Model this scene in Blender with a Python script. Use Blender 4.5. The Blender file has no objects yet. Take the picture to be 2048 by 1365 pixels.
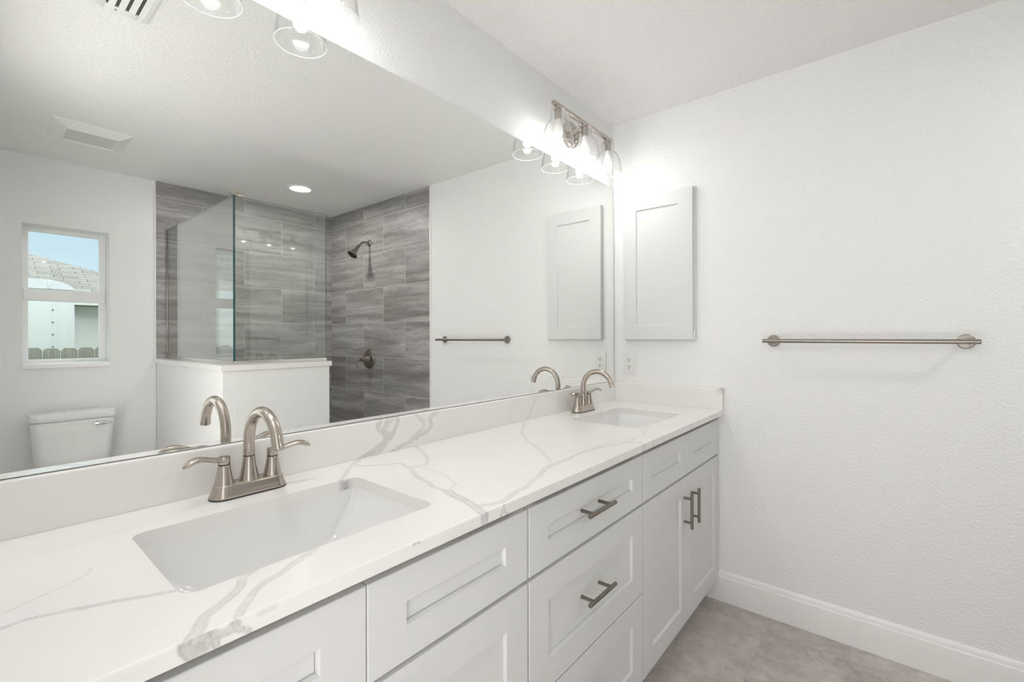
import bpy, bmesh, math, random
import numpy as np
from mathutils import Vector, Matrix, noise

random.seed(7)
S = bpy.context.scene
COL = S.collection
PI = math.pi

# ------------------------------------------------------------------ camera
F_PX, YAW, ROLL, V0 = 919.44, 0.695113, -0.0023025, 673.23
CAM = Vector((-2.33725, -1.20923, 1.26736))
cam_d = bpy.data.cameras.new('camera')
cam = bpy.data.objects.new('camera', cam_d); COL.objects.link(cam)
fw = Vector((math.cos(YAW), math.sin(YAW), 0)); rt = Vector((math.sin(YAW), -math.cos(YAW), 0)); up = rt.cross(fw)
rt2 = rt * math.cos(ROLL) + up * math.sin(ROLL); up2 = up * math.cos(ROLL) - rt * math.sin(ROLL)
cam.matrix_world = Matrix(((rt2.x, up2.x, -fw.x, CAM.x), (rt2.y, up2.y, -fw.y, CAM.y), (rt2.z, up2.z, -fw.z, CAM.z), (0, 0, 0, 1)))
cam_d.sensor_width = 36.0
cam_d.lens = F_PX * 36.0 / 2048.0
cam_d.shift_y = -(682.5 - V0) / 2048.0
cam_d.clip_start = 0.01
cam_d.clip_end = 200
S.camera = cam

# ------------------------------------------------------------------ world, sun, exposure
S.view_settings.view_transform = 'Standard'
S.view_settings.look = 'None'
S.view_settings.gamma = 1.0
S.view_settings.use_curve_mapping = False
S.view_settings.exposure = 0.07
S.cycles.diffuse_bounces = 8
S.cycles.glossy_bounces = 8
S.cycles.transparent_max_bounces = 24
S.cycles.max_bounces = 16
S.cycles.sample_clamp_indirect = 6.0

w = bpy.data.worlds.new('sky'); S.world = w; w.use_nodes = True
wn = w.node_tree.nodes; wl = w.node_tree.links
bg = wn['Background']; bg.inputs['Strength'].default_value = 1.0
tc = wn.new('ShaderNodeTexCoord'); sx = wn.new('ShaderNodeSeparateXYZ'); cr = wn.new('ShaderNodeValToRGB')
wl.new(tc.outputs['Generated'], sx.inputs[0]); wl.new(sx.outputs['Z'], cr.inputs[0]); wl.new(cr.outputs[0], bg.inputs[0])
cr.color_ramp.elements[0].position = 0.0; cr.color_ramp.elements[0].color = (0.76, 0.93, 1.0, 1)
cr.color_ramp.elements[1].position = 0.30; cr.color_ramp.elements[1].color = (0.50, 0.76, 0.94, 1)
ov = cr.color_ramp.elements.new(0.62); ov.color = (2.3, 2.4, 2.5, 1)          # the brighter, hazy sky high overhead

CAN2_FILL = 80.0  # strength of the extra downlight added out of view
SUN_E, TOP_FILL_E, SIDE_FILL_E, LOW_FILL_E = 0.35, 6.0, 42.0, 46.0  # sun, then the strengths of the added bedroom fill lights
sd = bpy.data.lights.new('sun', 'SUN'); sd.energy = SUN_E; sd.angle = 0.01; sd.color = (1, .96, .9)
sun = bpy.data.objects.new('sun', sd); COL.objects.link(sun)
sun.rotation_euler = (math.radians(42), 0, math.radians(28))       # from behind the vanity wall, high; none enters the window
sun.rotation_euler = Vector((-.30, -.85, -.46)).to_track_quat('-Z', 'Y').to_euler()

# ------------------------------------------------------------------ helpers
def tag(o, label=None, cat=None, group=None, kind=None):
    if label: o['label'] = label
    if cat: o['category'] = cat
    if group: o['group'] = group
    if kind: o['kind'] = kind
    return o

def thing(name, loc, label, cat, group=None):
    o = bpy.data.objects.new(name, None); COL.objects.link(o)
    o.empty_display_size = .05; o.location = loc
    return tag(o, label, cat, group)

def wloc(o):
    v = Vector((0, 0, 0))
    while o is not None:
        v += o.location; o = o.parent
    return v

def obj(name, bm, mat, parent=None, world=True, smooth=35, label=None):
    """one mesh object; world=True: the bmesh is in world coordinates"""
    if parent is not None and world:
        bmesh.ops.translate(bm, verts=bm.verts, vec=-wloc(parent))
    bmesh.ops.recalc_face_normals(bm, faces=bm.faces)
    me = bpy.data.meshes.new(name); bm.to_mesh(me); bm.free()
    if smooth:
        me.polygons.foreach_set('use_smooth', [True] * len(me.polygons))
        me.set_sharp_from_angle(angle=math.radians(smooth))
    for m in (mat if isinstance(mat, (list, tuple)) else [mat]): me.materials.append(m)
    o = bpy.data.objects.new(name, me); COL.objects.link(o)
    if parent is not None: o.parent = parent
    if label: o['label'] = label
    return o

def struct(name, bm, mat, smooth=35, label=None, cat=None):
    o = obj(name, bm, mat, None, True, smooth)
    return tag(o, label, cat, None, 'structure')

def dup(root, loc, label=None, cat=None, rotz=None):
    r = root.copy(); COL.objects.link(r); r.location = loc
    if rotz is not None: r.rotation_euler.z = rotz
    if label: r['label'] = label
    for ch in list(root.children):
        c = ch.copy(); COL.objects.link(c); c.parent = r
        for g in list(ch.children):
            d = g.copy(); COL.objects.link(d); d.parent = c
    return r

def box(bm, x0, x1, y0, y1, z0, z1, bev=0.0, seg=2, mi=0):
    vs = [bm.verts.new(p) for p in ((x0, y0, z0), (x1, y0, z0), (x1, y1, z0), (x0, y1, z0), (x0, y0, z1), (x1, y0, z1), (x1, y1, z1), (x0, y1, z1))]
    fs = [bm.faces.new([vs[i] for i in q]) for q in ((0, 3, 2, 1), (4, 5, 6, 7), (0, 1, 5, 4), (1, 2, 6, 5), (2, 3, 7, 6), (3, 0, 4, 7))]
    for f in fs: f.material_index = mi
    if bev > 0:
        es = list({e for f in fs for e in f.edges})
        bmesh.ops.bevel(bm, geom=es, offset=bev, segments=seg, profile=.5, affect='EDGES', clamp_overlap=True)
    return bm

def NB(): return bmesh.new()

def loft(bm, loops, cap0=True, cap1=True, closed=True):
    rings = [[bm.verts.new(p) for p in L] for L in loops]
    n = len(rings[0])
    for a, b in zip(rings[:-1], rings[1:]):
        for i in range(n if closed else n - 1):
            j = (i + 1) % n
            bm.faces.new((a[i], a[j], b[j], b[i]))
    if cap0: bm.faces.new(rings[0][::-1])
    if cap1: bm.faces.new(rings[-1])
    return rings

def rrect(cx, cy, hx, hy, r, z, n=6):
    out = []
    r = max(1e-5, min(r, hx - 1e-5, hy - 1e-5))
    for sx_, sy_, a0 in ((1, 1, 0), (-1, 1, 90), (-1, -1, 180), (1, -1, 270)):
        for k in range(n + 1):
            a = math.radians(a0 + 90 * k / n)
            out.append((cx + sx_ * (hx - r) + r * math.cos(a), cy + sy_ * (hy - r) + r * math.sin(a), z))
    return out

def lathe(bm, prof, n=32, mat=None, cap0=False, cap1=False):
    """prof: (r, h) pairs about z; mat turns them"""
    M = mat or Matrix.Identity(4)
    loops = []
    for r, h in prof:
        r = max(r, 1e-5)
        loops.append([M @ Vector((r * math.cos(2 * PI * i / n), r * math.sin(2 * PI * i / n), h)) for i in range(n)])
    return loft(bm, loops, cap0, cap1)

def axis_mat(loc, ax):
    """z of the lathe -> direction ax, at loc"""
    q = Vector(ax).normalized().to_track_quat('Z', 'Y')
    return Matrix.Translation(loc) @ q.to_matrix().to_4x4()

def sweep(bm, pts, radii, n=20, upv=None, caps=True):
    """radii: r or (r_side, r_up) per point; upv fixes the section's up axis"""
    P = [Vector(p) for p in pts]; loops = []; prev = None
    for i, p in enumerate(P):
        t = (P[min(i + 1, len(P) - 1)] - P[max(i - 1, 0)]).normalized()
        if upv is not None: u = Vector(upv)
        elif prev is None: u = Vector((0, 0, 1)) if abs(t.z) < .9 else Vector((1, 0, 0))
        else: u = prev
        u = (u - t * u.dot(t)).normalized(); prev = u; s = t.cross(u)
        r = radii[i] if isinstance(radii, (list, tuple)) else radii
        ra, rb = r if isinstance(r, (tuple, list)) else (r, r)
        loops.append([p + s * (ra * math.cos(2 * PI * k / n)) + u * (rb * math.sin(2 * PI * k / n)) for k in range(n)])
    return loft(bm, loops, caps, caps)

def spline(pts, n):
    """Catmull-Rom through points with any number of components"""
    A = [np.array(p, float) for p in pts]; A = [2 * A[0] - A[1]] + A + [2 * A[-1] - A[-2]]
    out = []
    for i in range(1, len(A) - 2):
        p0, p1, p2, p3 = A[i - 1:i + 3]
        for k in range(n):
            t = k / n
            out.append(.5 * (2 * p1 + (p2 - p0) * t + (2 * p0 - 5 * p1 + 4 * p2 - p3) * t * t + (3 * p1 - p0 - 3 * p2 + p3) * t ** 3))
    out.append(A[-2]); return out

# ------------------------------------------------------------------ materials
def mat_new(name):
    m = bpy.data.materials.new(name); m.use_nodes = True
    nt = m.node_tree; return m, nt, nt.nodes['Principled BSDF'], nt.nodes, nt.links

def plain(name, col, rough=.5, metal=0.0, coat=0.0, spec=None):
    m, nt, p, N, L = mat_new(name)
    p.inputs['Base Color'].default_value = (*col, 1); p.inputs['Roughness'].default_value = rough; p.inputs['Metallic'].default_value = metal
    if coat: p.inputs['Coat Weight'].default_value = coat; p.inputs['Coat Roughness'].default_value = .03
    if spec is not None: p.inputs['Specular IOR Level'].default_value = spec
    return m

def coords(N, L, scale=(1, 1, 1), loc=(0, 0, 0), kind='Object'):
    t = N.new('ShaderNodeTexCoord'); mp = N.new('ShaderNodeMapping')
    mp.inputs['Scale'].default_value = scale; mp.inputs['Location'].default_value = loc
    L.new(t.outputs[kind], mp.inputs[0]); return mp.outputs[0]

def noise_n(N, L, vec, scale, detail=2, rough=.5, dist=0.0, dim='3D', W=None):
    n = N.new('ShaderNodeTexNoise'); n.noise_dimensions = dim
    n.inputs['Scale'].default_value = scale; n.inputs['Detail'].default_value = detail; n.inputs['Roughness'].default_value = rough; n.inputs['Distortion'].default_value = dist
    L.new(vec, n.inputs['Vector'])
    if W is not None: L.new(W, n.inputs['W'])
    return n.outputs['Fac']

def ramp(N, L, fac, stops):
    r = N.new('ShaderNodeValToRGB'); e = r.color_ramp.elements
    while len(e) < len(stops): e.new(.5)
    for k, (p, c) in enumerate(stops):
        e[k].position = p; e[k].color = (*c, 1) if len(c) == 3 else c
    L.new(fac, r.inputs[0]); return r.outputs[0]

def bump(N, L, p, h, strength, dist):
    b = N.new('ShaderNodeBump'); b.inputs['Strength'].default_value = strength; b.inputs['Distance'].default_value = dist
    L.new(h, b.inputs['Height']); L.new(b.outputs[0], p.inputs['Normal']); return b

def math_n(N, L, op, a, b=None, clamp=False):
    m = N.new('ShaderNodeMath'); m.operation = op; m.use_clamp = clamp
    for i, v in enumerate((a, b)):
        if v is None: continue
        if isinstance(v, (int, float)): m.inputs[i].default_value = v
        else: L.new(v, m.inputs[i])
    return m.outputs[0]

def textured_paint(name, col, scale, strength, dist):
    m, nt, p, N, L = mat_new(name)
    p.inputs['Base Color'].default_value = (*col, 1); p.inputs['Roughness'].default_value = .55
    v = coords(N, L)
    a = noise_n(N, L, v, scale, 3, .55, .6)
    r = ramp(N, L, a, [(.36, (0, 0, 0)), (.62, (1, 1, 1))])
    bump(N, L, p, r, strength, dist); return m

M = {}
M['wall'] = textured_paint('wall_paint', (.885, .885, .878), 105, .48, .0022)
M['ceiling'] = textured_paint('ceiling_paint', (.885, .882, .868), 80, .5, .003)
M['trim'] = plain('white_trim_paint', (.88, .88, .87), .3)
M['cab'] = plain('white_cabinet_paint', (.74, .74, .73), .45)
M['cab_in'] = plain('cabinet_frame_paint', (.72, .72, .70), .4)
M['porc'] = plain('white_porcelain', (.80, .80, .79), .07, coat=.5)
M['plastic'] = plain('white_plastic', (.83, .83, .81), .35)
M['plastic_dim'] = plain('white_grille_plastic', (.74, .74, .72), .5)
M['dark'] = plain('dark_slot', (.02, .02, .02), .6)
M['rubber_and_seam_shade'] = plain('black_gasket_and_seam_shade', (.015, .015, .015), .6)  # also paints the groove shade at the faucet seams
M['edge'] = plain('mirror_edge', (.12, .13, .12), .3)

def brushed(name, col, rough, axis_scale=(1, 1, 60)):
    m, nt, p, N, L = mat_new(name)
    p.inputs['Base Color'].default_value = (*col, 1); p.inputs['Metallic'].default_value = 1; p.inputs['Roughness'].default_value = rough
    v = coords(N, L, axis_scale)
    a = noise_n(N, L, v, 40, 2)
    rr = N.new('ShaderNodeMapRange'); rr.inputs['To Min'].default_value = rough * .8; rr.inputs['To Max'].default_value = rough * 1.25
    L.new(a, rr.inputs[0]); L.new(rr.outputs[0], p.inputs['Roughness'])
    return m
M['nickel'] = brushed('brushed_nickel', (.50, .445, .40), .22)
M['nickel_lamp'] = brushed('lamp_nickel', (.50, .455, .42), .22)
M['pull'] = brushed('dark_nickel_pull', (.25, .22, .19), .3, (60, 1, 1))
M['bar'] = brushed('towel_bar_nickel', (.34, .31, .28), .28, (1, 60, 1))
M['shower_metal'] = brushed('polished_dark_nickel', (.34, .30, .27), .13)
M['chrome'] = plain('chrome', (.75, .75, .76), .08, 1.0)
M['alu'] = plain('pale_brushed_channel', (.80, .78, .75), .25, 1.0)

m, nt, p, N, L = mat_new('mirror_silver')
p.inputs['Base Color'].default_value = (.93, .94, .93, 1); p.inputs['Metallic'].default_value = 1; p.inputs['Roughness'].default_value = 0.0
M['mirror'] = m

def glass(name, tint, refl=1.0):
    m, nt, p, N, L = mat_new(name); N.remove(p); out = N['Material Output']
    g = N.new('ShaderNodeNewGeometry'); d = N.new('ShaderNodeVectorMath'); d.operation = 'DOT_PRODUCT'
    L.new(g.outputs['Normal'], d.inputs[0]); L.new(g.outputs['Incoming'], d.inputs[1])
    c = math_n(N, L, 'ABSOLUTE', d.outputs['Value'])
    k = math_n(N, L, 'POWER', math_n(N, L, 'SUBTRACT', 1.0, c, True), 5.0)
    f = math_n(N, L, 'MULTIPLY', math_n(N, L, 'MULTIPLY_ADD', k, .96), refl)
    ma = f.node.inputs[0].links[0].from_node; ma.inputs[2].default_value = .042
    t = N.new('ShaderNodeBsdfTransparent'); t.inputs[0].default_value = (*tint, 1)
    gl = N.new('ShaderNodeBsdfGlossy'); gl.inputs['Roughness'].default_value = 0.0
    mx = N.new('ShaderNodeMixShader'); L.new(f, mx.inputs[0]); L.new(t.outputs[0], mx.inputs[1]); L.new(gl.outputs[0], mx.inputs[2]); L.new(mx.outputs[0], out.inputs[0])
    return m
M['glass'] = glass('clear_shower_glass', (.965, .985, .972), 2.0)
M['winglass'] = glass('window_glass', (.985, .995, .99))
M['shade'] = glass('clear_lamp_glass', (1, 1, 1), 1.4)
m, nt, p, N, L = mat_new('glass_rim_glint')
p.inputs['Base Color'].default_value = (.9, .9, .89, 1); p.inputs['Roughness'].default_value = .1  # half-white colour stands in for the rim's bright glint
t = N.new('ShaderNodeBsdfTransparent'); mx = N.new('ShaderNodeMixShader'); mx.inputs[0].default_value = .5
L.new(t.outputs[0], mx.inputs[1]); L.new(p.outputs[0], mx.inputs[2]); L.new(mx.outputs[0], N['Material Output'].inputs[0])
M['rim'] = m
m = plain('teal_glass_edge', (.03, .10, .11), .08); M['glass_edge'] = m

def emit(name, col, s):
    m, nt, p, N, L = mat_new(name); N.remove(p); e = N.new('ShaderNodeEmission'); e.inputs[0].default_value = (*col, 1); e.inputs[1].default_value = s
    L.new(e.outputs[0], N['Material Output'].inputs[0]); return m
M['bulb'] = emit('lit_bulb', (1, .985, .965), 200)
M['bulb_shield'] = plain('white_bulb_shield', (.86, .86, .84), .4)  # for the opaque upper shell added to cut light thrown upward
M['can'] = emit('lit_downlight', (1, .985, .96), 220)

# quartz: the vein strength is stored per vertex of the finely divided slabs
m, nt, p, N, L = mat_new('veined_white_quartz')
at = N.new('ShaderNodeAttribute'); at.attribute_name = 'vein'
v = coords(N, L)
f1 = noise_n(N, L, v, 60, 7, .7, 1.2)
f2 = noise_n(N, L, v, 3.2, 3, .5, .8)
k = math_n(N, L, 'MULTIPLY', at.outputs['Fac'], math_n(N, L, 'MULTIPLY_ADD', f1, 2.0), True)
k.node.inputs[1].links[0].from_node.inputs[2].default_value = -.22
cloud = ramp(N, L, f2, [(.35, (.865, .858, .842)), (.7, (.845, .838, .822))])
mx = N.new('ShaderNodeMixRGB'); L.new(k, mx.inputs[0]); L.new(cloud, mx.inputs[1]); mx.inputs[2].default_value = (.33, .325, .315, 1)
L.new(mx.outputs[0], p.inputs['Base Color']); p.inputs['Roughness'].default_value = .16
M['quartz'] = m

def tile_mat(name, plane, u0, z0, bw, rh, stops, rough, vein=(2.0, 26.0)):
    """plane: which world axis runs along the wall ('X' or 'Y'); the grid starts at u0, z0"""
    m, nt, p, N, L = mat_new(name)
    t = N.new('ShaderNodeTexCoord'); s = N.new('ShaderNodeSeparateXYZ'); L.new(t.outputs['Object'], s.inputs[0])
    u = math_n(N, L, 'SUBTRACT', s.outputs[plane], u0); z = math_n(N, L, 'SUBTRACT', s.outputs['Z'], z0)
    cb = N.new('ShaderNodeCombineXYZ'); L.new(u, cb.inputs[0]); L.new(z, cb.inputs[1])
    b = N.new('ShaderNodeTexBrick'); L.new(cb.outputs[0], b.inputs['Vector'])
    b.inputs['Color1'].default_value = (0, 0, 0, 1); b.inputs['Color2'].default_value = (1, 1, 1, 1); b.inputs['Mortar'].default_value = (.5, .5, .5, 1)
    b.inputs['Scale'].default_value = 1; b.inputs['Mortar Size'].default_value = .0017; b.inputs['Mortar Smooth'].default_value = .1
    b.inputs['Brick Width'].default_value = bw; b.inputs['Row Height'].default_value = rh; b.offset = .5; b.offset_frequency = 2
    sp = N.new('ShaderNodeSeparateColor'); L.new(b.outputs['Color'], sp.inputs[0]); rnd = math_n(N, L, 'MULTIPLY', sp.outputs[0], 37.0)
    # gently waving strata along u
    cv = N.new('ShaderNodeCombineXYZ'); L.new(math_n(N, L, 'MULTIPLY', u, 3.0), cv.inputs[0]); L.new(math_n(N, L, 'MULTIPLY', z, 3.0), cv.inputs[1])
    wob = noise_n(N, L, cv.outputs[0], 2.2, 3, .55, 0, '4D', rnd)
    zz = math_n(N, L, 'ADD', z, math_n(N, L, 'MULTIPLY', wob, .045))
    c2 = N.new('ShaderNodeCombineXYZ'); L.new(math_n(N, L, 'MULTIPLY', u, vein[0]), c2.inputs[0]); L.new(math_n(N, L, 'MULTIPLY', zz, vein[1]), c2.inputs[1])
    n1 = noise_n(N, L, c2.outputs[0], 1.0, 7, .66, .25, '4D', rnd)
    c3 = N.new('ShaderNodeCombineXYZ'); L.new(math_n(N, L, 'MULTIPLY', u, 26.0), c3.inputs[0]); L.new(math_n(N, L, 'MULTIPLY', zz, 90.0), c3.inputs[1])
    n2 = noise_n(N, L, c3.outputs[0], 1.0, 4, .6, .5, '4D', rnd)
    mixn = math_n(N, L, 'ADD', math_n(N, L, 'MULTIPLY', n1, .80), math_n(N, L, 'MULTIPLY', n2, .20))
    col = ramp(N, L, mixn, stops)
    tone = N.new('ShaderNodeMixRGB'); tone.blend_type = 'MULTIPLY'; tone.inputs[0].default_value = 1.0
    L.new(col, tone.inputs[1]); L.new(ramp(N, L, sp.outputs[0], [(0, (.90, .895, .89)), (1, (1.06, 1.06, 1.06))]), tone.inputs[2])
    fin = N.new('ShaderNodeMixRGB'); L.new(b.outputs['Fac'], fin.inputs[0]); L.new(tone.outputs[0], fin.inputs[1]); fin.inputs[2].default_value = (.60, .59, .57, 1)
    L.new(fin.outputs[0], p.inputs['Base Color']); p.inputs['Roughness'].default_value = rough
    bump(N, L, p, math_n(N, L, 'SUBTRACT', 1.0, b.outputs['Fac']), .3, .0015)
    return m
STRATA = [(.30, (.16, .147, .137)), (.42, (.25, .237, .225)), (.50, (.33, .318, .305)), (.58, (.43, .42, .405)), (.68, (.60, .59, .575))]
M['tile_side'] = tile_mat('grey_strata_tile_side', 'Y', -2.4925 + .3025, -.1335, .605, .305, STRATA, .42, (1.1, 13.0))
M['tile_back'] = tile_mat('grey_strata_tile_back', 'X', -.787 + .307, -.1335, .614, .305, STRATA, .42, (1.1, 13.0))

m, nt, p, N, L = mat_new('taupe_stone_floor_tile')
t = N.new('ShaderNodeTexCoord'); mp = N.new('ShaderNodeMapping'); mp.inputs['Location'].default_value = (.122, .78, 0); L.new(t.outputs['Object'], mp.inputs[0])
b = N.new('ShaderNodeTexBrick'); L.new(mp.outputs[0], b.inputs['Vector']); b.offset = 0; b.inputs['Scale'].default_value = 1
b.inputs['Brick Width'].default_value = .61; b.inputs['Row Height'].default_value = .61; b.inputs['Mortar Size'].default_value = .0014
b.inputs['Color1'].default_value = (0, 0, 0, 1); b.inputs['Color2'].default_value = (1, 1, 1, 1); b.inputs['Mortar'].default_value = (.5, .5, .5, 1)
sp = N.new('ShaderNodeSeparateColor'); L.new(b.outputs['Color'], sp.inputs[0]); rnd = math_n(N, L, 'MULTIPLY', sp.outputs[0], 23.0)
n1 = noise_n(N, L, t.outputs['Object'], 3.0, 8, .62, .9, '4D', rnd)
n2 = noise_n(N, L, t.outputs['Object'], 26, 6, .7, .3, '4D', rnd)
n3 = noise_n(N, L, t.outputs['Object'], 2.6, 4, .5, .8, '4D', rnd)
base = ramp(N, L, math_n(N, L, 'ADD', math_n(N, L, 'MULTIPLY', n1, .55), math_n(N, L, 'MULTIPLY', n2, .45)), [(.36, (.33, .29, .272)), (.5, (.48, .44, .42)), (.63, (.61, .575, .55))])
crk = math_n(N, L, 'ABSOLUTE', math_n(N, L, 'SUBTRACT', n3, .5))
crm = ramp(N, L, math_n(N, L, 'ADD', crk, math_n(N, L, 'MULTIPLY', n1, .06)), [(0.020, (.60, .55, .53)), (.026, (.85, .83, .82)), (.032, (1, 1, 1))])
mul = N.new('ShaderNodeMixRGB'); mul.blend_type = 'MULTIPLY'; mul.inputs[0].default_value = .8; L.new(base, mul.inputs[1]); L.new(crm, mul.inputs[2])
pit = ramp(N, L, noise_n(N, L, t.outputs['Object'], 75, 3, .6, 0, '4D', rnd), [(.27, (.42, .37, .34)), (.36, (1, 1, 1))])
mul2 = N.new('ShaderNodeMixRGB'); mul2.blend_type = 'MULTIPLY'; mul2.inputs[0].default_value = .8; L.new(mul.outputs[0], mul2.inputs[1]); L.new(pit, mul2.inputs[2])
fin = N.new('ShaderNodeMixRGB'); L.new(b.outputs['Fac'], fin.inputs[0]); L.new(mul2.outputs[0], fin.inputs[1]); fin.inputs[2].default_value = (.40, .375, .355, 1)
L.new(fin.outputs[0], p.inputs['Base Color']); p.inputs['Roughness'].default_value = .38
M['floor'] = m

# outside
m, nt, p, N, L = mat_new('grey_shingles')
v = coords(N, L)
b = N.new('ShaderNodeTexBrick'); t = N.new('ShaderNodeTexCoord'); s = N.new('ShaderNodeSeparateXYZ'); L.new(t.outputs['Object'], s.inputs[0])
cb = N.new('ShaderNodeCombineXYZ'); L.new(s.outputs['X'], cb.inputs[0]); L.new(math_n(N, L, 'MULTIPLY', s.outputs['Y'], 1.085), cb.inputs[1])
L.new(cb.outputs[0], b.inputs['Vector']); b.inputs['Scale'].default_value = 1; b.inputs['Brick Width'].default_value = .30; b.inputs['Row Height'].default_value = .135
b.inputs['Mortar Size'].default_value = .006; b.offset = .37; b.offset_frequency = 2
b.inputs['Color1'].default_value = (.31, .30, .265, 1); b.inputs['Color2'].default_value = (.42, .41, .37, 1); b.inputs['Mortar'].default_value = (.15, .145, .13, 1)
mm = N.new('ShaderNodeMixRGB'); mm.blend_type = 'MULTIPLY'; mm.inputs[0].default_value = .6; L.new(b.outputs['Color'], mm.inputs[1])
L.new(ramp(N, L, noise_n(N, L, v, 14, 5, .7), [(.3, (.6, .6, .6)), (.7, (1.1, 1.1, 1.1))]), mm.inputs[2]); L.new(mm.outputs[0], p.inputs['Base Color']); p.inputs['Roughness'].default_value = .9
M['shingle'] = m
M['stucco'] = textured_paint('pale_stucco', (.86, .86, .82), 30, .3, .004)
M['fascia'] = plain('white_fascia', (.85, .85, .84), .5)
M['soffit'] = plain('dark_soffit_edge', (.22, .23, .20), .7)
M['trailer'] = plain('white_painted_metal', (.74, .78, .74), .35)
M['trailer_cap'] = plain('white_gloss_cap', (.88, .89, .89), .15)
M['rivet'] = plain('dull_rivet', (.22, .20, .17), .5, .5)
m, nt, p, N, L = mat_new('weathered_fence_wood')
v = coords(N, L, (30, 6, 1.2)); g = noise_n(N, L, v, 3, 6, .65, .6)
L.new(ramp(N, L, g, [(.3, (.17, .175, .14)), (.6, (.31, .315, .26)), (.8, (.42, .42, .36))]), p.inputs['Base Color']); p.inputs['Roughness'].default_value = .9
M['fence'] = m
m, nt, p, N, L = mat_new('yard_grass')
v = coords(N, L); L.new(ramp(N, L, noise_n(N, L, v, 9, 6, .7), [(.35, (.10, .14, .05)), (.65, (.22, .27, .10))]), p.inputs['Base Color']); p.inputs['Roughness'].default_value = 1
M['grass'] = m
M['carpet'] = plain('bedroom_carpet', (.72, .71, .69), .95)

# ------------------------------------------------------------------ dimensions
H, W, XL = 2.44, 3.065, -2.40          # ceiling, window wall (y = -W), doorway wall (x = XL)
TILE_Y, TILE_X = -1.578, -1.40         # where the shower tile ends on the two walls
ZC, D, T = .915, .5785, .0235          # counter top, counter front, splash thickness
MZ0, MZ1 = 1.0185, 2.090               # mirror

# ------------------------------------------------------------------ room shell
b_ = NB(); box(b_, XL - .12, .12, -W - .2, .12, -.10, 0); struct('floor', b_, M['floor'], 0)
b_ = NB(); box(b_, XL - .12, .12, -W - .2, .12, H, H + .10); struct('ceiling', b_, M['ceiling'], 0)
b_ = NB(); box(b_, 0, .12, -W - .2, .12, 0, H); struct('wall_right', b_, M['wall'], 0)
b_ = NB(); box(b_, XL - .12, 0, 0, .12, 0, H); struct('wall_back', b_, M['wall'], 0)
# doorway wall: opening where the photographer stands
DY0, DY1, DZ = -1.66, -.74, 2.05
b_ = NB(); box(b_, XL - .12, XL, DY1, 0, 0, H); box(b_, XL - .12, XL, -W - .2, DY0, 0, H); box(b_, XL - .12, XL, DY0, DY1, DZ, H); struct('wall_left', b_, M['wall'], 0)
b_ = NB()
for y0, y1 in ((DY0 - .07, DY0), (DY1, DY1 + .07)): box(b_, XL, XL + .016, y0, y1, 0, DZ + .07, .003)
box(b_, XL, XL + .016, DY0, DY1, DZ, DZ + .07, .003); struct('trim_4', b_, M['trim'])
# window wall with its opening
WX0, WX1, WZ0, WZ1, WD = -2.088, -1.664, 1.094, 2.002, .20
def wall_with_hole(bm, y0, y1):
    box(bm, XL - .12, WX0, y0, y1, 0, H); box(bm, WX1, 0, y0, y1, 0, H)
    box(bm, WX0, WX1, y0, y1, 0, WZ0); box(bm, WX0, WX1, y0, y1, WZ1, H)
b_ = NB(); wall_with_hole(b_, -W - WD, -W); struct('wall_front', b_, M['wall'], 0)
# shower tile on the two walls
b_ = NB(); box(b_, -.003, 0, -W, TILE_Y, 0, H); struct('wall_shower_side', b_, M['tile_side'], 0)
b_ = NB(); box(b_, TILE_X, -.003, -W, -W + .006, 0, H); struct('wall_shower_back', b_, M['tile_back'], 0)
b_ = NB(); box(b_, -.007, 0, TILE_Y, TILE_Y + .010, 0, H, .001); struct('trim_1', b_, M['trim'])
b_ = NB(); box(b_, TILE_X - .008, TILE_X, -W, -W + .009, 0, H, .001); struct('trim_2', b_, M['trim'])
# pony wall (L) and its quartz cap
PX, PY, PXR, PT = -1.398, -1.694, -.768, .12
b_ = NB(); box(b_, PX, PX + PT, -W, PY, 0, 1.075); box(b_, PX + PT, PXR, PY - PT, PY, 0, 1.075); struct('wall_pony', b_, M['wall'], 0)

def setattr_vein(o, fn):
    me = o.data; n = len(me.vertices); co = np.empty(n * 3); me.vertices.foreach_get('co', co); co = co.reshape(-1, 3) + np.array(wloc(o))
    a = me.attributes.new('vein', 'FLOAT', 'POINT'); a.data.foreach_set('value', fn(co).astype(np.float32))

def cap_L(bm, x0, x1, xr, yb, yf, yi, z0, z1):
    L6 = [(x0, yb), (x1, yb), (x1, yi), (xr, yi), (xr, yf), (x0, yf)]
    loft(bm, [[(x, y, z0) for x, y in L6], [(x, y, z1) for x, y in L6]])
    bmesh.ops.bevel(bm, geom=[e for e in bm.edges], offset=.002, segments=2, affect='EDGES')
b_ = NB(); cap_L(b_, PX - .013, PX + PT + .013, PXR + .013, -W, PY + .013, PY - PT - .013, 1.075, 1.107)
capo = struct('trim_3', b_, M['quartz'])
setattr_vein(capo, lambda c: .12 * np.exp(-((c[:, 1] + 2.3) / .03) ** 2))

# baseboards with a stepped top
def baseboard(name, p0, p1, nrm):
    p0, p1, n = Vector((*p0, 0)), Vector((*p1, 0)), Vector((*nrm, 0))
    prof = [(0, 0), (.0145, 0), (.0145, .112), (.0135, .116), (.0095, .120), (.0085, .132), (.006, .1375), (.003, .141), (0, .141)]
    bm = NB(); loft(bm, [[p + n * a + Vector((0, 0, z)) for a, z in prof] for p in (p0, p1)]); return struct(name, bm, M['trim'], 25)
baseboard('baseboard_right', (0, -.50), (0, TILE_Y + .010), (-1, 0))
baseboard('baseboard_front', (XL, -W), (PX, -W), (0, 1))
baseboard('baseboard_pony', (PX, PY), (PXR, PY), (0, 1))
baseboard('baseboard_pony_side', (PX, -W), (PX, PY), (-1, 0))
baseboard('baseboard_left', (XL, -W), (XL, DY0 - .07), (1, 0))

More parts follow.
